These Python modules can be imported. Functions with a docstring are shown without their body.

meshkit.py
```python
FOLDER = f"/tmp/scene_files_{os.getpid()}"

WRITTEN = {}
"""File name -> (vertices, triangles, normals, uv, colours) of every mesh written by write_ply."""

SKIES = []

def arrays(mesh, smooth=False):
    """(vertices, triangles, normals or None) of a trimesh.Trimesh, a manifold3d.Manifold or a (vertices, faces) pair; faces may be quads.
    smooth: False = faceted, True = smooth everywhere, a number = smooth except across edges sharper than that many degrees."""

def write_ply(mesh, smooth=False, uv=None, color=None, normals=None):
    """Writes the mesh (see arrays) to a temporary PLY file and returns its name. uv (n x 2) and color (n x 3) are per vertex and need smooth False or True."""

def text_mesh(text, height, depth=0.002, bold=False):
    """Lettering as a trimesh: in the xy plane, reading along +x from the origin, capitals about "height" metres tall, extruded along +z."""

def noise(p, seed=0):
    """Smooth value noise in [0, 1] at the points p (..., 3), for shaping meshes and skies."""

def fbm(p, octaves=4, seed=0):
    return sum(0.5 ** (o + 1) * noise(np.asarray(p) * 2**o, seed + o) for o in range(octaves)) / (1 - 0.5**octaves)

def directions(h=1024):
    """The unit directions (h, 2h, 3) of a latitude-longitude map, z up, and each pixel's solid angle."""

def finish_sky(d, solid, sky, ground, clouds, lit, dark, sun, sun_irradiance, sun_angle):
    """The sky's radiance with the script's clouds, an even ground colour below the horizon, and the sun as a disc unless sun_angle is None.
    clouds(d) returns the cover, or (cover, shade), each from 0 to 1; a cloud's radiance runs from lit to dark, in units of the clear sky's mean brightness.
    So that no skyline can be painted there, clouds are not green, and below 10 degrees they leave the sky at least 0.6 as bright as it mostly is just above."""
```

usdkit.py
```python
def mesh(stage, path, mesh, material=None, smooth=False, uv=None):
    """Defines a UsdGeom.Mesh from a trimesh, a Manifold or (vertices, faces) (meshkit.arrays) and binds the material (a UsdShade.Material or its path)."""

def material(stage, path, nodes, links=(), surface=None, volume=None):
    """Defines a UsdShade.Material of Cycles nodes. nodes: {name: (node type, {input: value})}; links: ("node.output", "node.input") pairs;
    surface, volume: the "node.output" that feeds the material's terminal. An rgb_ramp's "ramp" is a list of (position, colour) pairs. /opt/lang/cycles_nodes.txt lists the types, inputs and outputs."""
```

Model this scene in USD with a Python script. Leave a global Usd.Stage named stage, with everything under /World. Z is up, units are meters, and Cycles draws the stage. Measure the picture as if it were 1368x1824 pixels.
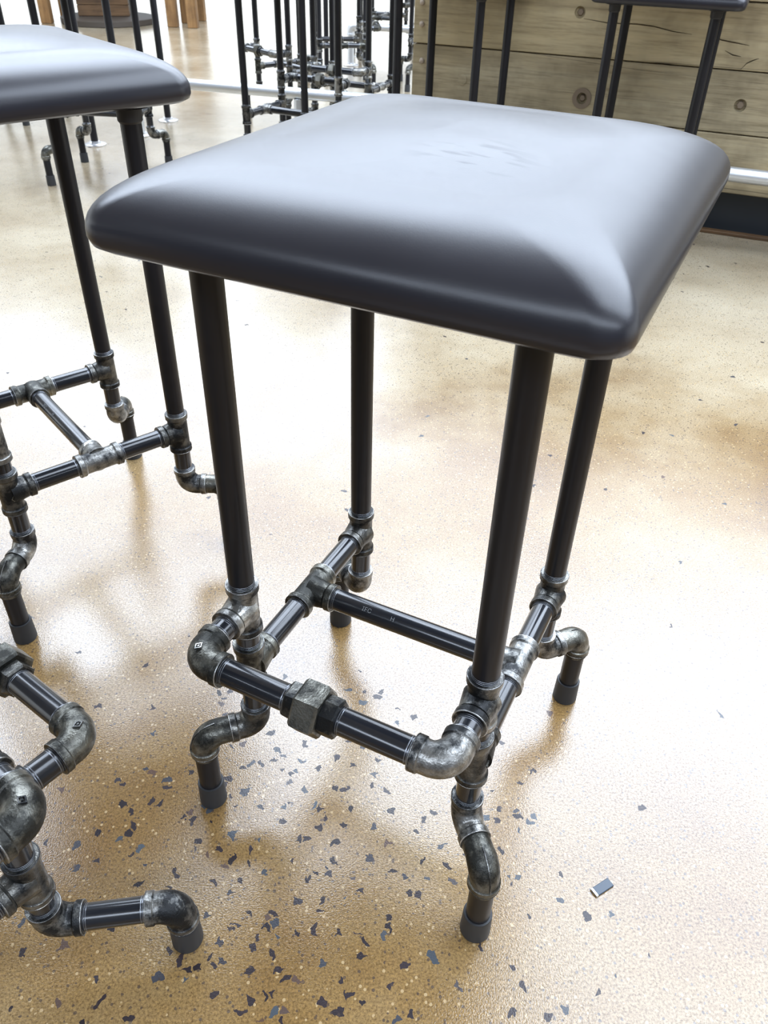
import math, numpy as np, trimesh, manifold3d as m3, usdkit, meshkit
from pxr import Usd, UsdGeom, UsdLux, UsdShade, Gf, Sdf
from shapely.geometry import Polygon, Point

stage = Usd.Stage.CreateInMemory()
UsdGeom.SetStageUpAxis(stage, UsdGeom.Tokens.z)
UsdGeom.SetStageMetersPerUnit(stage, 1.0)
UsdGeom.Xform.Define(stage, '/World')
UsdGeom.Scope.Define(stage, '/World/Looks')

# ------------------------------------------------------------------ camera
CAM_H, PITCH, ROLL, FPX = 0.97229, 0.65331, 0.0297, 1423.17
cam = UsdGeom.Camera.Define(stage, '/World/camera')
f_ = np.array([0, math.cos(PITCH), -math.sin(PITCH)]); r_ = np.array([1., 0, 0]); u_ = np.cross(r_, f_)
right = r_ * math.cos(ROLL) + u_ * math.sin(ROLL); up = u_ * math.cos(ROLL) - r_ * math.sin(ROLL)
cam.AddTransformOp().Set(Gf.Matrix4d(*right, 0, *up, 0, *(-f_), 0, 0, 0, CAM_H, 1))
cam.CreateHorizontalApertureAttr(36.0); cam.CreateVerticalApertureAttr(48.0)
cam.CreateFocalLengthAttr(36.0 * FPX / 1368)
cam.CreateClippingRangeAttr(Gf.Vec2f(0.02, 200))
cam.CreateFStopAttr(22.0); cam.CreateFocusDistanceAttr(0.9)
cam.CreateExposureAttr(0.60)

# ------------------------------------------------------------------ light
dome = UsdLux.DomeLight.Define(stage, '/World/sky_light')
dome.CreateColorAttr(Gf.Vec3f(0.90, 0.96, 1.0)); dome.CreateIntensityAttr(0.4)

def skylight(name, cx, cy, w, d, rad, col=(0.82, 0.94, 1.12), z=4.15):
    L = UsdLux.RectLight.Define(stage, '/World/' + name)
    L.CreateWidthAttr(w); L.CreateHeightAttr(d); L.CreateIntensityAttr(rad); L.CreateColorAttr(Gf.Vec3f(*col))
    L.AddTranslateOp().Set(Gf.Vec3d(cx, cy, z))
SKY = 5.6
skylight('roof_light', 0.0, 4.35, 11.0, 2.9, SKY * 1.25)
skylight('roof_light_004', 3.7, 1.25, 5.8, 3.1, SKY * 1.0)
skylight('roof_light_001', 0.0, 8.6, 11.0, 4.4, SKY * 0.7)
skylight('roof_light_002', 0.0, 13.8, 11.0, 4.4, SKY * 0.42)
skylight('roof_light_003', 0.0, -3.4, 11.0, 1.6, SKY * 1.2)

# ------------------------------------------------------------------ materials
def mat(name, nodes, links, surface='p.BSDF'):
    return usdkit.material(stage, '/World/Looks/' + name, nodes, links, surface=surface)

def plain(name, col, rough=0.5, metal=0.0, spec=0.5, coat=0.0, **kw):
    return mat(name, {'p': ('principled_bsdf', dict(base_color=col, roughness=rough, metallic=metal, specular_ior_level=spec, coat_weight=coat, **kw))}, [])

def floor_material():
    N = {
        'g': ('geometry', {}),
        'n1': ('noise_texture', {'scale': 2.6, 'detail': 5, 'roughness': 0.6}),
        'r1': ('rgb_ramp', {'ramp': [(0.32, (0.128, 0.068, 0.019)), (0.5, (0.185, 0.113, 0.040)), (0.68, (0.230, 0.160, 0.077))]}),
        # paler, greyer slab further back
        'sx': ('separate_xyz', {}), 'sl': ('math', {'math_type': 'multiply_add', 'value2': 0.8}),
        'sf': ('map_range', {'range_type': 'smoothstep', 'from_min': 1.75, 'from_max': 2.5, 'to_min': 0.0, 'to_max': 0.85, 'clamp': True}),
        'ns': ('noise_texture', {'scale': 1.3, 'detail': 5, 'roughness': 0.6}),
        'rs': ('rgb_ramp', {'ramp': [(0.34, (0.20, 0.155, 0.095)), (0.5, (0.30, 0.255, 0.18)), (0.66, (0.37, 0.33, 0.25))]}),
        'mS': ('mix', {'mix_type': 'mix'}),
        'n2': ('noise_texture', {'scale': 330, 'detail': 3, 'roughness': 0.75}),
        'r2': ('rgb_ramp', {'ramp': [(0.32, (0.50, 0.44, 0.36)), (0.5, (1, 1, 1)), (0.68, (1.5, 1.45, 1.35))]}),
        'mA': ('mix', {'mix_type': 'multiply', 'fac': 1.0}),
        # pale sand grains
        'v1': ('voronoi_texture', {'scale': 190}),
        's1': ('separate_color', {}),
        'd1': ('math', {'math_type': 'less_than', 'value2': 0.36}),
        'k1': ('math', {'math_type': 'greater_than', 'value2': 0.91}),
        'm1': ('math', {'math_type': 'multiply'}),
        'mB': ('mix', {'mix_type': 'mix', 'color2': (0.34, 0.24, 0.12)}),
        # dark stone chips: whole voronoi cells, bent by noise
        'nw': ('noise_texture', {'scale': 90, 'detail': 2}),
        'wv': ('vector_math', {'math_type': 'multiply_add', 'vector2': (0.016, 0.016, 0.0), 'vector3': (0, 0, 0)}),
        'nsq': ('noise_texture', {'scale': 14, 'detail': 1}),
        'v2': ('voronoi_texture', {'scale': 98, 'dimensions': '2D'}),
        's2': ('separate_color', {}),
        'e2': ('voronoi_texture', {'scale': 98, 'feature': 'distance_to_edge', 'dimensions': '2D'}),
        'nd': ('noise_texture', {'scale': 1.7, 'detail': 2}),
        'ds': ('vector_math', {'math_type': 'distance', 'vector2': (-0.10, 0.50, 0.0)}),
        'dw': ('math', {'math_type': 'multiply_add', 'value2': 0.55}),
        'th': ('map_range', {'from_min': 0.36, 'from_max': 0.70, 'to_min': 0.84, 'to_max': 0.9975, 'clamp': True}),
        'k2': ('math', {'math_type': 'greater_than'}),
        'kd': ('math', {'math_type': 'greater_than', 'value2': 0.14}),
        'm2': ('math', {'math_type': 'multiply'}),
        'cc': ('rgb_ramp', {'ramp': [(0.0, (0.018, 0.014, 0.016)), (0.62, (0.03, 0.022, 0.024)), (0.86, (0.05, 0.06, 0.07)), (1.0, (0.08, 0.045, 0.03))]}),
        'mC': ('mix', {'mix_type': 'mix'}), 'cw': ('math', {'math_type': 'multiply_add', 'value2': -0.78, 'value3': 1.0}), 'cg': ('map_range', {'from_min': 0.36, 'from_max': 0.60, 'to_min': 0.58, 'to_max': 1.0, 'clamp': True}), 'cm': ('math', {'math_type': 'multiply'}),
        # fine dark specks
        'v3': ('voronoi_texture', {'scale': 240}),
        's3': ('separate_color', {}),
        'k3': ('math', {'math_type': 'greater_than', 'value2': 0.92}),
        'd3': ('math', {'math_type': 'less_than', 'value2': 0.45}),
        'm3': ('math', {'math_type': 'multiply'}),
        'm3b': ('math', {'math_type': 'multiply', 'value2': 0.75}),
        'mD': ('mix', {'mix_type': 'mix', 'color2': (0.05, 0.035, 0.028)}),
        'nr': ('noise_texture', {'scale': 5, 'detail': 6, 'roughness': 0.65}),
        'rr': ('map_range', {'from_min': 0.3, 'from_max': 0.7, 'to_min': 0.20, 'to_max': 0.32, 'clamp': True}),
        'nb': ('noise_texture', {'scale': 520, 'detail': 2}),
        'b': ('bump', {'strength': 0.22, 'distance': 0.001}),
        'p': ('principled_bsdf', {'specular_ior_level': 0.25, 'ior': 1.5, 'coat_weight': 1.0, 'coat_ior': 1.66, 'coat_roughness': 0.10}),
    }
    L = [('g.position', x + '.vector') for x in ('n1', 'n2', 'v1', 'nw', 'nd', 'v3', 'nr', 'nb')]
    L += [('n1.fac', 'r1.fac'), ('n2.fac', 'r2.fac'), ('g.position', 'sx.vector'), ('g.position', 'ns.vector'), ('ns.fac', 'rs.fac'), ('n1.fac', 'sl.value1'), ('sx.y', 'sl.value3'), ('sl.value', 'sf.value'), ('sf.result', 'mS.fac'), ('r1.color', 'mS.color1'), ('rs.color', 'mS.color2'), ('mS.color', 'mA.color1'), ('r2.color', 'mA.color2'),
          ('v1.color', 's1.color'), ('s1.r', 'k1.value1'), ('v1.distance', 'd1.value1'), ('k1.value', 'm1.value1'), ('d1.value', 'm1.value2'),
          ('mA.color', 'mB.color1'), ('m1.value', 'mB.fac'),
          ('nw.color', 'wv.vector1'), ('g.position', 'wv.vector3'), ('wv.vector', 'v2.vector'), ('wv.vector', 'e2.vector'),
          ('v2.color', 's2.color'), ('g.position', 'ds.vector1'), ('nd.fac', 'dw.value1'), ('ds.value', 'dw.value3'), ('dw.value', 'th.value'), ('s2.r', 'k2.value1'), ('th.result', 'k2.value2'),
          ('e2.distance', 'kd.value1'), ('k2.value', 'm2.value1'), ('kd.value', 'm2.value2'),
          ('s2.g', 'cc.fac'), ('mB.color', 'mC.color1'), ('cc.color', 'mC.color2'), ('m2.value', 'mC.fac'), ('m2.value', 'cw.value1'), ('n2.fac', 'cg.value'), ('cw.value', 'cm.value1'), ('cg.result', 'cm.value2'), ('cm.value', 'p.coat_weight'),
          ('v3.color', 's3.color'), ('s3.r', 'k3.value1'), ('v3.distance', 'd3.value1'), ('k3.value', 'm3.value1'), ('d3.value', 'm3.value2'),
          ('m3.value', 'm3b.value1'), ('m3b.value', 'mD.fac'), ('mC.color', 'mD.color1'), ('mD.color', 'p.base_color'),
          ('nr.fac', 'rr.value'), ('rr.result', 'p.roughness'), ('nb.fac', 'b.height'), ('b.normal', 'p.normal'), ('b.normal', 'p.coat_normal')]
    return mat('polished_concrete', N, L)

def worn_iron(name, lo, hi, seed, rough=(0.28, 0.5)):
    N = {'t': ('texture_coordinate', {}), 'mp': ('mapping', {'location': (seed * 1.3, seed * 2.1, seed * 0.7)}),
         'n': ('noise_texture', {'scale': 26, 'detail': 5, 'roughness': 0.68}), 'r': ('rgb_ramp', {'ramp': [(0.43, lo), (0.60, tuple(np.array(lo) * .55 + np.array(hi) * .45)), (0.74, hi)]}),
         'n2': ('noise_texture', {'scale': 420, 'detail': 2}), 'b': ('bump', {'strength': 0.35, 'distance': 0.0012}),
         'rr': ('map_range', {'from_min': 0.35, 'from_max': 0.65, 'to_min': rough[1], 'to_max': rough[0], 'clamp': True}),
         'p': ('principled_bsdf', {'metallic': 0.85})}
    L = [('t.object', 'mp.vector'), ('mp.vector', 'n.vector'), ('mp.vector', 'n2.vector'), ('n.fac', 'r.fac'), ('r.color', 'p.base_color'),
         ('n.fac', 'rr.value'), ('rr.result', 'p.roughness'), ('n2.fac', 'b.height'), ('b.normal', 'p.normal')]
    return mat(name, N, L)

def black_pipe(name, base, rough, coat, flecks):
    N = {'t': ('texture_coordinate', {}), 'n': ('noise_texture', {'scale': 38, 'detail': 6, 'roughness': 0.75}),
         'r': ('rgb_ramp', {'ramp': [(0.0, base), (flecks, base), (min(flecks + .05, .99), (0.16, 0.17, 0.18))]}),
         'n2': ('noise_texture', {'scale': 9, 'detail': 3}),
         'rr': ('map_range', {'from_min': 0.3, 'from_max': 0.7, 'to_min': rough * .8, 'to_max': rough * 1.25}),
         'p': ('principled_bsdf', {'coat_weight': coat, 'coat_roughness': 0.12, 'specular_ior_level': 0.35})}
    L = [('t.object', 'n.vector'), ('t.object', 'n2.vector'), ('n.fac', 'r.fac'), ('r.color', 'p.base_color'), ('n2.fac', 'rr.value'), ('rr.result', 'p.roughness')]
    return mat(name, N, L)

def vinyl():
    N = {'t': ('texture_coordinate', {}), 'n': ('noise_texture', {'scale': 900, 'detail': 2}), 'b': ('bump', {'strength': 0.05, 'distance': 0.0006}),
         'n2': ('noise_texture', {'scale': 7, 'detail': 3}), 'rr': ('map_range', {'from_min': 0.3, 'from_max': 0.7, 'to_min': 0.29, 'to_max': 0.35}),
         'p': ('principled_bsdf', {'base_color': (0.014, 0.014, 0.019), 'specular_ior_level': 0.45}),
         'ds': ('vector_math', {'math_type': 'distance', 'vector2': (0.052, -0.055, 0.82)}), 'dm': ('map_range', {'range_type': 'smoothstep', 'from_min': 0.015, 'from_max': 0.065, 'to_min': 0.75, 'to_max': 0.0, 'clamp': True}),
         'sc': ('mapping', {'scale': (28, 90, 30), 'rotation': (0, 0, 0.35)}), 'sn': ('noise_texture', {'scale': 1.0, 'detail': 2}), 'sr': ('map_range', {'range_type': 'smoothstep', 'from_min': 0.52, 'from_max': 0.66, 'clamp': True}),
         'sm': ('math', {'math_type': 'multiply'}), 'sl': ('map_range', {'to_min': 0.45, 'to_max': 0.16})}
    return mat('black_vinyl', N, [('t.object', 'ds.vector1'), ('ds.value', 'dm.value'), ('t.object', 'sc.vector'), ('sc.vector', 'sn.vector'), ('sn.fac', 'sr.value'), ('sr.result', 'sm.value1'), ('dm.result', 'sm.value2'), ('sm.value', 'sl.value'), ('sl.result', 'p.specular_ior_level'), ('t.object', 'n.vector'), ('n.fac', 'b.height'), ('b.normal', 'p.normal'), ('t.object', 'n2.vector'), ('n2.fac', 'rr.value'), ('rr.result', 'p.roughness')])

def timber(name, c0, c1, c2, seed, along='x', crack=True, rough=0.62):
    s = {'x': (1.2, 14, 14), 'z': (14, 14, 1.2)}[along]
    s2 = {'x': (3.0, 55, 55), 'z': (55, 55, 3.0)}[along]
    s3 = {'x': (0.22, 5, 5), 'z': (5, 5, 0.22)}[along]
    N = {'t': ('texture_coordinate', {}), 'a': ('mapping', {'scale': s, 'location': (seed, seed * 1.7, seed * .6)}), 'c': ('mapping', {'scale': s2, 'location': (seed * 2, seed, 0)}),
         'd': ('mapping', {'scale': s3, 'location': (seed * 3.1, 0, seed)}),
         'n': ('noise_texture', {'scale': 1.0, 'detail': 6, 'roughness': 0.62, 'distortion': 0.5}), 'n2': ('noise_texture', {'scale': 1.6, 'detail': 4, 'roughness': 0.7}),
         'r': ('rgb_ramp', {'ramp': [(0.28, c0), (0.5, c1), (0.72, c2)]}), 'r2': ('rgb_ramp', {'ramp': [(0.30, (0.62, 0.60, 0.56)), (0.5, (1, 1, 1)), (0.8, (1.12, 1.1, 1.05))]}),
         'm': ('mix', {'mix_type': 'multiply', 'fac': 0.85}),
         'n3': ('noise_texture', {'scale': 1.0, 'detail': 3, 'roughness': 0.45, 'distortion': 0.15}), 'ab': ('math', {'math_type': 'subtract', 'value2': 0.5}), 'ac': ('math', {'math_type': 'absolute'}),
         'ck': ('math', {'math_type': 'less_than', 'value2': 0.0012 if crack else -1}), 'm2': ('mix', {'mix_type': 'mix', 'color2': (0.05, 0.038, 0.025)}),
         'nbl': ('noise_texture', {'scale': 4.5, 'detail': 4, 'roughness': 0.6}), 'rbl': ('rgb_ramp', {'ramp': [(0.34, (0.66, 0.65, 0.64)), (0.52, (1, 1, 1)), (0.7, (1.14, 1.12, 1.08))]}), 'mbl': ('mix', {'mix_type': 'multiply', 'fac': 1.0}),
         'ckf': ('math', {'math_type': 'multiply', 'value2': 0.8}),
         'b': ('bump', {'strength': 0.35, 'distance': 0.004}), 'p': ('principled_bsdf', {'roughness': rough, 'specular_ior_level': 0.35})}
    L = [('t.object', x + '.vector') for x in 'acd'] + [('a.vector', 'n.vector'), ('c.vector', 'n2.vector'), ('d.vector', 'n3.vector'), ('n.fac', 'r.fac'), ('n2.fac', 'r2.fac'),
         ('r.color', 'm.color1'), ('r2.color', 'm.color2'), ('n3.fac', 'ab.value1'), ('ab.value', 'ac.value1'), ('ac.value', 'ck.value1'), ('ck.value', 'ckf.value1'),
         ('m.color', 'm2.color1'), ('ckf.value', 'm2.fac'), ('t.object', 'nbl.vector'), ('nbl.fac', 'rbl.fac'), ('m2.color', 'mbl.color1'), ('rbl.color', 'mbl.color2'), ('mbl.color', 'p.base_color'), ('n2.fac', 'b.height'), ('b.normal', 'p.normal')]
    return mat(name, N, L)

M = {
    'floor': floor_material(),
    'ceiling': plain('ceiling_paint', (0.55, 0.55, 0.55), 0.8),
    'wall': plain('wall_paint', (0.16, 0.16, 0.17), 0.8),
    'vinyl': vinyl(),
    'board': plain('seat_underside', (0.02, 0.02, 0.022), 0.6),
    'leg': black_pipe('matt_black_pipe', (0.006, 0.006, 0.008), 0.38, 0.0, 0.80),
    'pipe': black_pipe('lacquered_black_pipe', (0.009, 0.010, 0.013), 0.22, 0.5, 0.72),
    'iron0': worn_iron('worn_iron', (0.024, 0.025, 0.026), (0.60, 0.59, 0.55), 1.0),
    'iron1': worn_iron('worn_iron_dark', (0.020, 0.021, 0.022), (0.29, 0.28, 0.25), 2.0),
    'iron2': worn_iron('worn_iron_olive', (0.030, 0.030, 0.027), (0.36, 0.35, 0.30), 3.0),
    'edge': worn_iron('worn_edge', (0.05, 0.05, 0.05), (0.85, 0.85, 0.83), 4.0, (0.25, 0.4)),
    'thread': plain('bare_thread', (0.20, 0.21, 0.23), 0.35, 0.9),
    'stencil': plain('worn_white_stencil', (0.14, 0.145, 0.15), 0.6),
    'rubber': plain('black_rubber', (0.022, 0.023, 0.025), 0.55),
    'galv': plain('galvanised_steel', (0.62, 0.64, 0.66), 0.38, 0.75),
    'chrome': plain('bright_flange', (0.72, 0.73, 0.75), 0.25, 0.9),
    'kick': plain('black_kick_board', (0.006, 0.009, 0.013), 0.45),
    'bolt': plain('rusty_bolt', (0.22, 0.17, 0.12), 0.55, 0.4),
    'hole': plain('bolt_recess', (0.02, 0.015, 0.012), 0.9),
    'bolt_pale': plain('pale_bolt', (0.40, 0.33, 0.26), 0.5, 0.3),
    'chip': plain('dark_plastic', (0.035, 0.05, 0.07), 0.45),
    'dark_base': plain('dark_plinth', (0.035, 0.026, 0.018), 0.6),
}
for k, (c0, c1, c2) in enumerate([((.29, .235, .14), (.39, .32, .195), (.46, .39, .25)), ((.26, .215, .13), (.35, .29, .18), (.42, .36, .235)), ((.30, .24, .14), (.41, .335, .20), (.48, .405, .255))]):
    M['wood%d' % k] = timber('weathered_board_%d' % k, c0, c1, c2, 2.3 + k * 4.1)
M['post'] = timber('orange_timber', (.10, .05, .016), (.19, .10, .036), (.28, .16, .065), 7.7, 'z', False)
M['box'] = timber('brown_timber', (.04, .02, .008), (.075, .04, .016), (.12, .065, .028), 9.1, 'x', False)

# ------------------------------------------------------------------ scene helpers
used = {}
def numbered(parent, name):
    k = (str(parent), name); n = used.get(k, -1) + 1; used[k] = n
    return name if n == 0 else f'{name}_{n:03d}'
def pathof(parent): return parent.GetPath().pathString if parent is not None else '/World'
def tag(prim, label=None, cat=None, group=None, kind=None):
    for k, v in (('label', label), ('category', cat), ('group', group), ('kind', kind)):
        if v: prim.SetCustomDataByKey(k, v)
    return prim
def obj(name, mesh, material, parent=None, smooth=32, label=None, **kw):
    p = pathof(parent); nm = numbered(p, name)
    prim = usdkit.mesh(stage, f'{p}/{nm}', mesh, M[material] if isinstance(material, str) else material, smooth=smooth).GetPrim()
    return tag(prim, label, **kw)
def thing(name, label, cat, loc=(0, 0, 0), rotz=0.0, group=None):
    x = UsdGeom.Xform.Define(stage, '/World/' + numbered('/World', name))
    x.AddTranslateOp().Set(Gf.Vec3d(*map(float, loc))); x.AddRotateZOp().Set(math.degrees(rotz))
    return tag(x.GetPrim(), label, cat, group)
def dup(root, label, loc, rotz, group=None, name=None):
    r = thing(name or root.GetName(), label, root.GetCustomDataByKey('category'), loc, rotz, group or root.GetCustomDataByKey('group'))
    r.GetReferences().AddInternalReference(root.GetPath()); r.SetInstanceable(True)
    return r
cat_ = trimesh.util.concatenate
def box(sx, sy, sz, c=(0, 0, 0), ch=0.0):
    """box, its edges chamfered by ch"""
    if ch <= 0:
        b = trimesh.creation.box((sx, sy, sz)); b.apply_translation(c); return b
    pts = []
    for a in (-1, 1):
        for b in (-1, 1):
            for d in (-1, 1):
                p = np.array([a * sx / 2, b * sy / 2, d * sz / 2]); q = np.array([a, b, d]) * ch
                pts += [p - q * [0, 1, 1], p - q * [1, 0, 1], p - q * [1, 1, 0]]
    return trimesh.convex.convex_hull(np.array(pts) + np.array(c))
def frame_to(axis):
    z = np.asarray(axis, float); z = z / np.linalg.norm(z)
    x = np.cross([0, 0, 1.], z) if abs(z[2]) < .9 else np.cross([0, 1., 0], z)
    x /= np.linalg.norm(x); T = np.eye(4); T[:3, 0] = x; T[:3, 1] = np.cross(z, x); T[:3, 2] = z
    return T
def lathe(profile, axis=(0, 0, 1), at=(0, 0, 0), n=28):
    """profile: (radius, height) pairs going up; turned about the axis from the point at"""
    p = np.array(profile, float); k = len(p)
    a = np.arange(n) * 2 * np.pi / n
    v = np.stack([np.outer(np.cos(a), p[:, 0]), np.outer(np.sin(a), p[:, 0]), np.tile(p[:, 1], (n, 1))], -1).reshape(-1, 3)
    F = []
    for i in range(n):
        j = (i + 1) % n
        for q in range(k - 1):
            F += [(i * k + q, j * k + q, j * k + q + 1), (i * k + q, j * k + q + 1, i * k + q + 1)]
    lo, hi = len(v), len(v) + 1
    v = np.vstack([v, [0, 0, p[0, 1]], [0, 0, p[-1, 1]]])
    for i in range(n):
        j = (i + 1) % n
        F += [(lo, j * k, i * k), (hi, i * k + k - 1, j * k + k - 1)]
    m = trimesh.Trimesh(v, F, process=False); T = frame_to(axis); T[:3, 3] = at; m.apply_transform(T)
    return m
def rod(a, b, r, n=24, bev=0.0006):
    a, b = np.array(a, float), np.array(b, float); L = np.linalg.norm(b - a)
    return lathe([(r - bev, 0), (r, bev), (r, L - bev), (r - bev, L)], b - a, a, n)
def to_man(m):
    return m3.Manifold(m3.Mesh(np.asarray(m.vertices, np.float32), np.asarray(m.faces, np.uint32)))
def union(*ms):
    r = to_man(ms[0])
    for m in ms[1:]: r = r + to_man(m)
    a = r.to_mesh()
    return trimesh.Trimesh(a.vert_properties[:, :3], a.tri_verts, process=True)

# ------------------------------------------------------------------ pipe fittings (0.0285 m pipe)
R = 0.01425
BODY, COL = 1.14 * R, 1.30 * R
def collar(axis, at, c, n=28):
    """bead at the mouth of a fitting, c from its centre"""
    return lathe([(BODY * .9, c - .0125), (BODY * 1.0, c - .0115), (COL - .0012, c - .0095), (COL, c - .0083), (COL, c - .0014), (COL - .0012, c), (R * 1.02, c)], axis, at, n)
CE = 0.0355
def tee(at, run, branch, c=CE, n=26):
    at, run, branch = np.array(at, float), np.array(run, float), np.array(branch, float)
    parts = [rod(at - run * (c - .002), at + run * (c - .002), BODY, n), rod(at, at + branch * (c - .002), BODY, n), lathe([(BODY * 1.28, -0.002), (BODY * 1.05, .006 + BODY)], branch, at + branch * .002, n)]
    parts += [collar(run, at, c, n), collar(-run, at, c, n), collar(branch, at, c, n)]
    return union(*parts)
def arc(at, a, b, Rb, c, r, n=24, seg=10):
    """bent tube from at+a*c round to at+b*c (a, b unit and square to each other)"""
    at, a, b = (np.array(x, float) for x in (at, a, b)); up_ = np.cross(a, b)
    ctr = at + (a + b) * Rb; pts, rad = [at + a * c], []
    for t in np.linspace(0, np.pi / 2, seg + 1):
        pts.append(ctr - b * Rb * math.cos(t) - a * Rb * math.sin(t))
    pts.append(at + b * c); pts = np.array(pts); V = []
    for i, p in enumerate(pts):
        t = (pts[min(i + 1, len(pts) - 1)] - pts[max(i - 1, 0)]); t = -a if i == 0 else b if i == len(pts) - 1 else t / np.linalg.norm(t)
        x = np.cross(up_, t); k = 1 + .07 * math.sin(np.pi * np.clip((i - .5) / seg, 0, 1))
        for s in np.arange(n) * 2 * np.pi / n: V.append(p + (x * math.cos(s) + up_ * math.sin(s)) * r * k)
    F = []; m = len(pts)
    for i in range(m - 1):
        for j in range(n):
            q = (j + 1) % n; F += [(i * n + j, i * n + q, (i + 1) * n + q), (i * n + j, (i + 1) * n + q, (i + 1) * n + j)]
    V += [pts[0], pts[-1]]
    for j in range(n):
        q = (j + 1) % n; F += [(m * n, q, j), (m * n + 1, (m - 1) * n + j, (m - 1) * n + q)]
    t = trimesh.Trimesh(V, F, process=False)
    if t.volume < 0: t.invert()
    return t
def elbow(at, a, b, c=CE, n=24, mark=None):
    at, a, b = (np.array(x, float) for x in (at, a, b))
    ms = [arc(at, a, b, .0215, c - .002, BODY * 1.04, n), collar(a, at, c, n), collar(b, at, c, n)]
    out = union(*ms)
    return out
def street(at, a, b, n=24):
    """street elbow: plain male end along a, collared mouth along b"""
    at, a, b = (np.array(x, float) for x in (at, a, b))
    return union(arc(at, a, b, .0215, .036, BODY * 1.02, n), collar(b, at, .030, n), rod(at + a * .03, at + a * .046, R * 1.03, n))
def thread(at, axis, n=24):
    prof = [(R * .99, 0)]
    for k in range(4): prof += [(R * 1.012, .0006 + k * .0022), (R * 1.012, .0013 + k * .0022), (R * .985, .0017 + k * .0022), (R * .985, .0021 + k * .0022)]
    prof += [(R * .98, .0095)]
    return lathe(prof, axis, at, n)
def diamond_mark(at, nrm, upv, s=.0042):
    nrm, upv = np.array(nrm, float), np.array(upv, float); nrm /= np.linalg.norm(nrm); upv -= nrm * (upv @ nrm); upv /= np.linalg.norm(upv); sd = np.cross(upv, nrm)
    p = Polygon([(0, 1.35 * s), (s, 0), (0, -1.35 * s), (-s, 0)]); q = p.difference(p.buffer(-s * .28)).union(p.buffer(-s * .56))
    m = cat_([trimesh.creation.extrude_polygon(g, .0022, engine='earcut') for g in getattr(q, 'geoms', [q])])
    T = np.eye(4); T[:3, 0], T[:3, 1], T[:3, 2], T[:3, 3] = sd, upv, nrm, at; m.apply_transform(T)
    return m
def hexbar(a, b, r, sides=6, bev=.0022, twist=0.0):
    a, b = np.array(a, float), np.array(b, float); L = np.linalg.norm(b - a)
    m = lathe([(r - bev, 0), (r, bev), (r, L - bev), (r - bev, L)], b - a, a, sides)
    return m

def rims(*mouths):
    ms = []
    for at, axis, c in mouths:
        m = trimesh.creation.torus(COL - .0006, .00085, major_sections=26, minor_sections=6); T = frame_to(axis); T[:3, 3] = np.array(at, float) + np.array(axis, float) * (c - .0006); m.apply_transform(T); ms.append(m)
    return ms
def add_rims(part, *mouths):
    for m in rims(*mouths): obj('worn_rim', m, 'edge', part, smooth=True, label='bright worn rim')
def casting_seam(at, a, b, side):
    """raised parting line along the outer bend of an elbow"""
    at, a, b = (np.array(x, float) for x in (at, a, b)); ctr = at + (a + b) * .0215; r = .0215 + BODY * 1.02 * 1.068
    pts = [ctr - b * r * math.cos(t) - a * r * math.sin(t) for t in np.linspace(.12, np.pi / 2 - .02, 12)]
    return union(*[rod(pts[i], pts[i + 1] + (pts[i + 1] - pts[i]) * .15, .0007, 6, .0001) for i in range(len(pts) - 1)])

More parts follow.
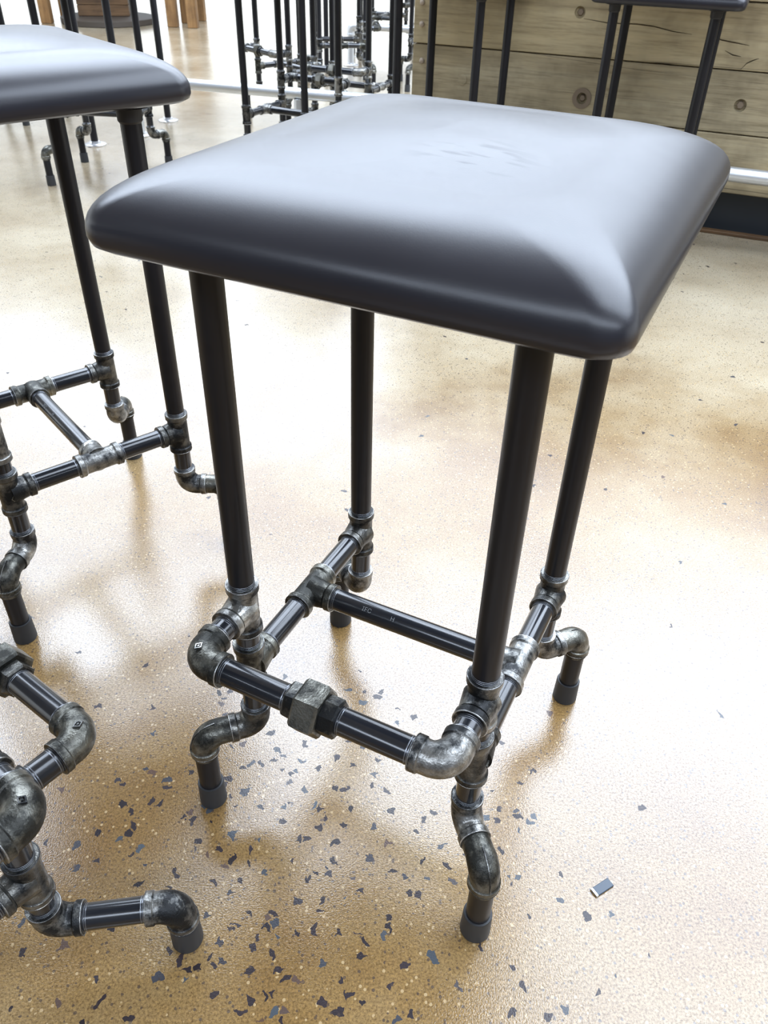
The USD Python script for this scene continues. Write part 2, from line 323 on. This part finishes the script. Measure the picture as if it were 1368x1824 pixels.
# ------------------------------------------------------------------ seat
def rounded_rect(hx, hy, r, ns=16, nc=9):
    r = min(r, hx * .98, hy * .98); pts = []
    for k, (sx, sy) in enumerate([(1, 1), (-1, 1), (-1, -1), (1, -1)]):
        a0 = k * np.pi / 2
        c = np.array([sx * (hx - r), sy * (hy - r)])
        arcp = [c + r * np.array([math.cos(t), math.sin(t)]) for t in np.linspace(a0, a0 + np.pi / 2, nc)]
        pts += arcp
        nsx, nsy = [(-1, 1), (-1, -1), (1, -1), (1, 1)][k]
        c2 = np.array([nsx * (hx - r), nsy * (hy - r)]); e = c2 + r * np.array([math.cos(a0 + np.pi / 2), math.sin(a0 + np.pi / 2)])
        s = arcp[-1]
        pts += [s + (e - s) * t for t in np.linspace(0, 1, ns + 2)[1:-1]]
    return np.array(pts)
SEAT_B, SEAT_R, SEAT_T = 0.753, 0.766, 0.825
def seat_mesh(cx, cy, hx, hy):
    rings = []
    prof = [(.022, SEAT_B), (.008, SEAT_B), (.002, SEAT_B + .004), (0, SEAT_R - .003), (0, SEAT_R + .003)]
    W, Hh = .095, SEAT_T - .010 - (SEAT_R + .003)
    for a in np.linspace(0, np.pi / 2, 15)[1:]:
        prof.append((W * (1 - math.cos(a)), SEAT_R + .003 + Hh * math.sin(a)))
    top = prof[-1][1]
    for t in np.linspace(W, min(hx, hy) - .004, 9)[1:]:
        q = (t - W) / (min(hx, hy) - W); prof.append((t, top + .010 * (1 - (1 - q) ** 2)))
    for t, z in prof:
        o = rounded_rect(hx - t, hy - t, .026 + .50 * max(t - .01, 0))
        rings.append(np.column_stack([o[:, 0] + cx, o[:, 1] + cy, np.full(len(o), z)]))
    n = len(rings[0]); V = np.vstack(rings + [[[cx, cy, SEAT_B]], [[cx, cy, SEAT_T + .0005]]]); F = []
    for i in range(len(rings) - 1):
        for j in range(n):
            q = (j + 1) % n; F += [(i * n + j, i * n + q, (i + 1) * n + q), (i * n + j, (i + 1) * n + q, (i + 1) * n + j)]
    b, t = len(V) - 2, len(V) - 1; L = (len(rings) - 1) * n
    for j in range(n):
        q = (j + 1) % n; F += [(b, q, j), (t, L + j, L + q)]
    return trimesh.Trimesh(V, F, process=False)

# ------------------------------------------------------------------ pipe stool
W_, D_ = 0.1425, 0.1424
X, Y, Z = np.eye(3)
def make_stool(name, label, group, loc, rotz, zt=.338, zh=.245, ze=.135, L=.070, fr=.0887, angles=(226, 311, 145.6, 52), side=None, long_foot=False, so=(.005, .015)):
    t = thing(name, label, 'stool', loc, rotz, group)
    obj('seat', seat_mesh(so[0], so[1], .212, .232), 'vinyl', t, smooth=True)
    obj('seat_board', box(.34, .38, .006, (so[0], so[1], SEAT_B - .0005), .002), 'board', t)
    corner = {'A': (-W_, -D_), 'B': (W_, -D_), 'C': (-W_, D_), 'D': (W_, D_)}
    irons = ['iron1', 'iron0', 'iron2']; cnt = [0]
    def iron(pref=None):
        cnt[0] += 1; return pref or irons[cnt[0] % 3]
    def P(k, z): return np.array([*corner[k], z])
    def pipe(nm, a, b, m='pipe', thr=(True, True)):
        a, b = np.array(a, float), np.array(b, float); d = (b - a) / np.linalg.norm(b - a)
        p = obj(nm, rod(a, b, R), m, t)
        if thr[0]: obj('thread', thread(a + d * .0005, d), 'thread', p, label='bare cut thread')
        if thr[1]: obj('thread', thread(b - d * .0005, -d), 'thread', p, label='bare cut thread')
        return p
    e = CE - .004
    def fit_tee(at, run, br, m):
        at = np.array(at, float); p = obj('tee_fitting', tee(at, run, br), m, t); add_rims(p, (at, run, CE), (at, -run, CE), (at, br, CE))
        return p
    def fit_elbow(at, a, b, m):
        p = obj('elbow_fitting', elbow(at, a, b), m, t); add_rims(p, (at, a, CE), (at, b, CE))
        return p
    for k, ang in zip('ABCD', angles):
        front = k in 'AB'
        top = zt if front else zh
        stops = [top]
        if side and k in 'AC':                              # the raised foot rail on this stool's side
            fit_tee(P(k, side[0]), Z, -X, iron()); top = side[0]
            low = zt if front else zh
            pipe('leg_nipple', P(k, low + e), P(k, side[0] - e))
        # leg: from the topmost fitting up to the seat
        lg = pipe('leg', P(k, top + e), P(k, .749), 'leg', (True, False))
        obj('mounting_collar', lathe([(R * 1.0, .728), (R * 1.16, .731), (R * 1.2, .746), (R * 1.9, .748), (R * 1.9, .7485)], Z, (*corner[k], 0)), 'board', lg)
        if front:
            fit_tee(P(k, zt), Z, -Y, iron('iron0'))
            pipe('leg_nipple', P(k, zh + e), P(k, zt - e), 'pipe', (True, False))
        by = Y if front else -Y
        fit_tee(P(k, zh), Z, by, iron())
        ezm = .030
        pipe('leg_nipple', P(k, ze + e), P(k, zh - e), 'pipe', (True, False))
        d = np.array([math.cos(math.radians(ang)), math.sin(math.radians(ang)), 0])
        fit_elbow(P(k, ze), Z, d, iron())
        q = P(k, ze) + d * L
        if long_foot:
            pipe('foot_pipe', P(k, ze) + d * e, q - d * e)
            fit_elbow(q, -d, -Z, iron('iron0'))
        else:
            se = obj('street_elbow', street(q, -d, -Z), iron('iron2'), t); add_rims(se, (q, -Z, .030)); obj('casting_seam', casting_seam(q, -d, -Z, 1), 'edge', se, label='pale casting seam')
        pipe('foot_nipple', (q[0], q[1], .018), (q[0], q[1], ze - .024), 'leg', (False, False))
        obj('rubber_foot', lathe([(R * 1.22, 0), (R * 1.27, .002), (R * 1.20, .038), (R * 1.16, .0395), (R * 1.0, .0395)], Z, (q[0], q[1], 0)), 'rubber', t)
    # side rails with their middle tees and the cross pipe
    for s in (-1, 1):
        x = s * W_
        fit_tee((x, 0, zh), Y, -s * X, iron('iron0' if s > 0 else 'iron2'))
        pipe('side_pipe', (x, -D_ + e, zh), (x, -e, zh)); pipe('side_pipe', (x, e, zh), (x, D_ - e, zh))
    cp = pipe('cross_pipe', (-W_ + e, 0, zh), (W_ - e, 0, zh))
    for word, x in (('IFC', -.062), ('H', -.022)):          # worn white stencil on the pipe
        tm = meshkit.text_mesh(word, .0055, .0005); n_ = np.array([0, -.62, .785]); T = np.eye(4)
        T[:3, 0], T[:3, 1], T[:3, 2] = X, np.cross(n_, X), n_; T[:3, 3] = np.array([x, 0, zh]) + n_ * (R - .0001) - np.cross(n_, X) * .0027; tm.apply_transform(T)
        obj('stencil', tm, 'stencil', cp, smooth=False, label='worn white stencil lettering')
    obj('maker_mark', diamond_mark(P('B', zh) + X * (BODY * .97) - Z * .004, X, Z), 'iron2', t, label='small raised diamond mark')
    # footrest
    def u_rail(a, b, out, reach, z, union_):
        a, b = np.array([*a, z]), np.array([*b, z]); d = (b - a) / np.linalg.norm(b - a); ea, eb = a + out * reach, b + out * reach
        pipe('footrest_nipple', a + out * e, ea - out * e); pipe('footrest_nipple', b + out * e, eb - out * e)
        el = fit_elbow(ea, -out, d, 'iron2')
        dr = (out - d) / math.sqrt(2)
        obj('maker_mark', diamond_mark(ea + dr * -.0045 + Z * (BODY * 1.075), Z, -out + d * .2), 'iron0', el)
        fit_elbow(eb, -out, -d, 'iron0')
        mid = (ea + eb) / 2
        if not union_:
            pipe('footrest_pipe', ea + d * e, eb - d * e); return
        pipe('footrest_pipe', ea + d * e, mid - d * .024); pipe('footrest_pipe', mid + d * .024, eb - d * e)
        u = obj('pipe_union', union(hexbar(mid - d * .029, mid - d * .008, R * 1.42), rod(mid - d * .012, mid + d * .02, R * 1.3)), 'iron1', t)
        obj('union_nut', hexbar(mid - d * .016, mid + d * .012, R * 2.0, 6, .003), 'iron2', u)
        obj('union_end', hexbar(mid + d * .0105, mid + d * .029, R * 1.42, 8, .002), 'iron1', u)
    u_rail(corner['A'], corner['B'], -Y, fr, zt, True)
    if side: u_rail(corner['A'], corner['C'], -X, side[1], side[0], False)
    return t

# ------------------------------------------------------------------ setting
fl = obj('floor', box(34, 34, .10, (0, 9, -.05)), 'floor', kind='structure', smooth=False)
obj('ceiling', box(34, 34, .10, (0, 9, 4.30)), 'ceiling', kind='structure', smooth=False)
obj('wall_back', box(34, .15, 4.3, (0, -6.0, 2.12)), 'wall', kind='structure', smooth=False)

# ------------------------------------------------------------------ stools
G = 'black padded pipe stools'
S1 = make_stool('bar_stool', 'nearest whole bar stool with black padded seat, standing in the middle of the floor', None, (.0357, .7146, 0), -.4392)
make_stool('bar_stool', 'black padded pipe bar stool left of the central one, seat cut by the left edge', None, (-.5553, 1.1747, 0), -.8603, so=(-.018, -.012))
make_stool('bar_stool', 'lower left bar stool with a long-reaching pipe foot, only its pipework in view', None, (-.5488, .3807, 0), 2.5214,
           zt=.2995, zh=.176, ze=.080, L=.137, fr=.100, side=(.378, .090), long_foot=True, angles=(225, 315, 135, 45))
dup(S1, 'black pipe bar stool before the plank bar, seat corner showing at top right', (.815, 2.8445, 0), -.3688)
dup(S1, 'black pipe bar stool at the plank bar corner, only its thin legs showing', (.1886, 3.1428, 0), -.4455)
dup(S1, 'nearest bar stool of the cluster behind the central seat, with its leftmost legs', (-.4368, 3.7292, 0), 2.7103)
dup(S1, 'black pipe bar stool seen under the left seat, beside bright-flanged table legs', (-1.2143, 3.615, 0), -.0755)
dup(S1, 'second bar stool of the cluster, just beyond the galvanised floor rail', (-.5501, 4.8769, 0), -.8212)
dup(S1, 'third bar stool of the cluster, beside the pale elbow of the far rail', (-.3719, 5.8756, 0), 1.7493)
dup(S1, 'bar stool between the cluster and the bar edge, its footrest elbow turned toward the viewer', (-.215, 4.42, 0), math.radians(-21.6))
dup(S1, 'bar stool mostly hidden behind the left edge of the plank bar, one foot showing', (.24, 5.93, 0), .1)
dup(S1, 'bar stool under the high table at far left, only one black foot showing', (-2.06, 4.72, 0), math.radians(-12.5))
dup(S1, 'small farthest black pipe bar stool against the left edge of the plank bar', (-.12, 7.40, 0), 1.2642)

# ------------------------------------------------------------------ plank bar
BA = math.radians(-21.886)
C0 = np.array([.055, 3.553, 0.0])                         # front left corner at the floor; local x runs along the front, y into the bar
bar = thing('plank_bar', 'weathered plank bar front with coach bolts and a black kick board', 'bar', C0, BA)
BL, BD = 4.2, .62
rng = np.random.default_rng(5)
CHECKS = [[(.645, .657), (.736, .649), (.832, .652), (.89, .649), (.958, .638), (1.019, .634)], [(1.075, .633), (1.119, .624), (1.165, .619), (1.211, .614)],
          [(1.203, .542), (1.217, .562), (1.233, .571), (1.252, .579)], [(1.139, .594), (1.166, .583), (1.194, .58)], [(1.9, .46), (2.1, .455), (2.3, .462)], [(.30, .262), (.44, .256), (.55, .259)]]
def check_cutter(pts, y):
    p = np.array(pts); k = len(p); w = np.interp(np.linspace(0, 1, k), [0, .3, .7, 1], [.0006, .0022, .002, .0005])[:, None]
    poly = Polygon(np.vstack([p + [0, 1] * w, (p - [0, 1] * w)[::-1]]))
    m = trimesh.creation.extrude_polygon(poly, .02, engine='earcut')
    v = m.vertices.copy(); m.vertices = np.column_stack([v[:, 0], .014 - v[:, 2] + y, v[:, 1]])
    if m.volume < 0: m.invert()
    return m
def board_mesh(x0, x1, z0, z1, y, th, holes=(), checks=()):
    m = box(x1 - x0, th, z1 - z0 - .004, ((x0 + x1) / 2, y + th / 2, (z0 + z1) / 2), .0022)
    if holes or checks:
        a = to_man(m)
        for c in checks: a = a - to_man(check_cutter(c, y))
        for hx, hz, hr, dp in holes:
            a = a - to_man(lathe([(hr * .92, 0), (hr, .004), (hr, dp + .01)], (0, -1, 0), (hx, y + dp, hz), 20))
        q = a.to_mesh(); m = trimesh.Trimesh(q.vert_properties[:, :3], q.tri_verts, process=True)
    return m
zs = [.142, .340, .538, .736, .934]
bolts = [(.682, .406, .019, True), (1.232, .433, .021, False), (.629, .675, .019, False)]
# bolt columns run along the front beyond the frame too
for k in range(4):
    hol = [(x, z, r, .016) for x, z, r, w in bolts if zs[k] < z < zs[k + 1]]
    obj('board', board_mesh(.004, BL, zs[k], zs[k + 1], [0, .0015, -.001, .001][k], .045, hol, [c for c in CHECKS if zs[k] < c[0][1] < zs[k + 1]]), 'wood%d' % (k % 3), bar, smooth=False)
    obj('board', (lambda m: m)(box(.045, BD - .055, zs[k + 1] - zs[k] - .004, (.024, .05 + (BD - .055) / 2, (zs[k] + zs[k + 1]) / 2), .002)), 'wood%d' % ((k + 1) % 3), bar, smooth=False)
obj('carcass', box(BL - .06, BD - .06, .79, (BL / 2 + .03, BD / 2 + .02, .535)), 'kick', bar, smooth=False)
obj('kick_board', box(BL - .02, BD - .03, .142, (BL / 2 + .012, BD / 2 + .022, .071), .002), 'kick', bar, smooth=False, label='black kick board')
obj('bar_top', box(BL + .12, BD + .30, .05, (BL / 2, BD / 2 - .02, .96), .006), 'wood0', bar, smooth=False)
obj('floor_plate', box(BL, .03, .012, (BL / 2, -.012, .006), .002), 'box', bar, smooth=False)
for x, z, r, washer in bolts:
    obj('bolt', lathe([(r * .62, 0), (r * .62, .007), (r * .5, .009)], (0, -1, 0), (x, .0155, z), 6), 'bolt', bar)
    if washer:
        ring = trimesh.creation.annulus(r * 1.02, r * 1.85, .004, sections=32); T = frame_to((0, -1, 0)); T[:3, 3] = (x, -.001, z); ring.apply_transform(T)
        obj('washer', ring, 'bolt', bar, label='rusty round washer')
for x, z in ((.035, .672), (.037, .602), (.043, .480), (.04, .26), (.04, .80)):
    obj('bolt', lathe([(.0105, 0), (.0105, .002), (.0085, .006), (.004, .008)], (0, -1, 0), (x, .0, z), 16), 'bolt_pale', bar, label='pale domed bolt head')
for z in (.671, .480, .30):
    obj('bolt', lathe([(.0125, 0), (.0125, .003), (.0105, .010), (.005, .013)], (-1, 0, 0), (.0015, .07, z), 16), 'bolt_pale', bar, label='pale domed bolt head')
obj('plug', lathe([(.018, 0), (.018, .0025), (.0165, .003)], (0, -1, 0), (.213, .0015, .428), 20), 'wood1', bar, label='flush round wooden plug')

# rails
def upright_rail(name, label, p0, p1, z, r=.024, ends=(True, True), mids=()):
    p0, p1 = np.array([*p0, 0.]), np.array([*p1, 0.]); d = (p1 - p0) / np.linalg.norm(p1 - p0)
    ang = math.atan2(d[1], d[0]); t = thing(name, label, 'foot rail', p0, ang); L = np.linalg.norm(p1 - p0)
    a, b = (.045 if ends[0] else 0), (L - .045 if ends[1] else L)
    obj('rail_pipe', rod((a, 0, z), (b, 0, z), r), 'galv', t)
    for k, (x, on, sg) in enumerate(((0, ends[0], 1), (L, ends[1], -1))):
        if on:
            obj('rail_elbow', union(arc((x, 0, z), (sg, 0, 0), (0, 0, -1), .034, .05, r * 1.12), lathe([(r * 1.2, .045), (r * 1.25, .047), (r * 1.25, .058), (r * 1.1, .06)], (sg, 0, 0), (x, 0, z)), lathe([(r * 1.2, .045), (r * 1.25, .047), (r * 1.25, .058), (r * 1.1, .06)], (0, 0, -1), (x, 0, z))), 'galv', t)
    for x in [x for x, on in ((0, ends[0]), (L, ends[1])) if on] + list(mids):
        ph = obj('rail_post', rod((x, 0, .004), (x, 0, z - (.045 if x in (0, L) else r * .9)), r), 'galv', t)
        obj('floor_flange', lathe([(.055, 0), (.055, .005), (.05, .007), (.031, .008), (.029, .016), (r, .017)], Z, (x, 0, 0)), 'chrome', ph, label='bright round floor flange')
    return t
upright_rail('foot_rail', 'galvanised floor rail crossing behind the central seat towards the plank bar', (-1.285, 4.345), (.10, 3.972), .25, mids=(.86,), ends=(True, False))
upright_rail('foot_rail', 'galvanised far rail with a pale elbow and post behind the cluster of stools', (-.342, 6.677), (1.45, 6.32), .25)
bx, by_ = np.array([math.cos(BA), math.sin(BA)]), np.array([-math.sin(BA), math.cos(BA)])
g0 = C0[:2] + bx * .66 - by_ * .175; g1 = C0[:2] + bx * 3.9 - by_ * .175
upright_rail('foot_rail', 'galvanised foot rail along the front of the plank bar at the right edge', g0, g1, .25, mids=(1.9,))

# ------------------------------------------------------------------ bar table with flanged legs, left
tb = thing('high_table', 'high table on black pipe legs with bright floor flanges, behind the left stool', 'table', (-1.448, 4.123, 0), math.atan2(.564, .222))
for x, y in ((0, 0), (.606, 0), (0, 1.5), (.606, 1.5)):
    lg = obj('leg', rod((x, y, .006), (x, y, 1.03), .0168), 'leg', tb)
    obj('floor_flange', lathe([(.052, 0), (.052, .005), (.047, .007), (.026, .008), (.024, .018), (.017, .019)], Z, (x, y, 0)), 'chrome', lg, label='bright round floor flange')
obj('tabletop', box(.80, 1.72, .045, (.303, .75, 1.052), .006), 'box', tb, smooth=False)
tb2 = thing('high_table', 'far high table whose plain black leg stands among the cluster of stools', 'table', (-.509, 6.529, 0), 1.2)
for x, y in ((0, 0), (.606, 0), (0, -1.2), (.606, -1.2)):
    lg = obj('leg', rod((x, y, .006), (x, y, 1.03), .0168), 'leg', tb2)
    obj('floor_flange', lathe([(.046, 0), (.046, .005), (.042, .007), (.026, .008), (.024, .018), (.017, .019)], Z, (x, y, 0)), 'chrome', lg, label='bright round floor flange')
obj('tabletop', box(.80, 1.42, .045, (.303, -.6, 1.052), .006), 'box', tb2, smooth=False)

# ------------------------------------------------------------------ timber table far left
tt = thing('timber_table', 'timber table on square posts at the top left beyond the stools', 'table', (-1.88, 8.50, 0), 0)
for x, y in ((0, 0), (-.04, .55), (-.19, .03), (-.13, .34), (-1.35, .03), (-1.35, .55)):
    obj('post', box(.092, .092, .72, (x, y, .36), .005), 'post', tt, smooth=False)
obj('tabletop', box(1.6, .80, .05, (-.68, .28, .745), .006), 'post', tt, smooth=False)
pl = obj('display_base', lathe([(.42, 0), (.43, .004), (.43, .045), (.42, .05)], Z, (-2.72, 8.72, 0), 40), 'dark_base')
tag(pl, 'dark round low base on the floor beside the timber table', 'base')
cr = thing('crate', 'dark brown timber crate on the round base at the top left', 'crate', (-2.78, 8.85, .05), .2)
for k in range(3):
    obj('plank', box(.46, .02, .085, (0, -.16, .045 + k * .09), .002), 'box', cr, smooth=False); obj('plank', box(.46, .02, .085, (0, .16, .045 + k * .09), .002), 'box', cr, smooth=False)
    obj('plank', box(.02, .30, .085, (-.22, 0, .045 + k * .09), .002), 'box', cr, smooth=False); obj('plank', box(.02, .30, .085, (.22, 0, .045 + k * .09), .002), 'box', cr, smooth=False)
obj('crate_base', box(.42, .30, .012, (0, 0, .008)), 'box', cr, smooth=False)

# ------------------------------------------------------------------ small piece of debris
db = thing('plastic_offcut', 'small dark oblong plastic offcut lying on the floor at lower right', 'offcut', (.2858, .5115, 0), .555)
obj('strip', box(.0285, .0115, .0028, (0, 0, .0016), .0006), 'chip', db, smooth=False)
obj('end_band', box(.0035, .0118, .0030, (-.0128, 0, .0017), .0004), 'chrome', db, smooth=False, label='bright end band')
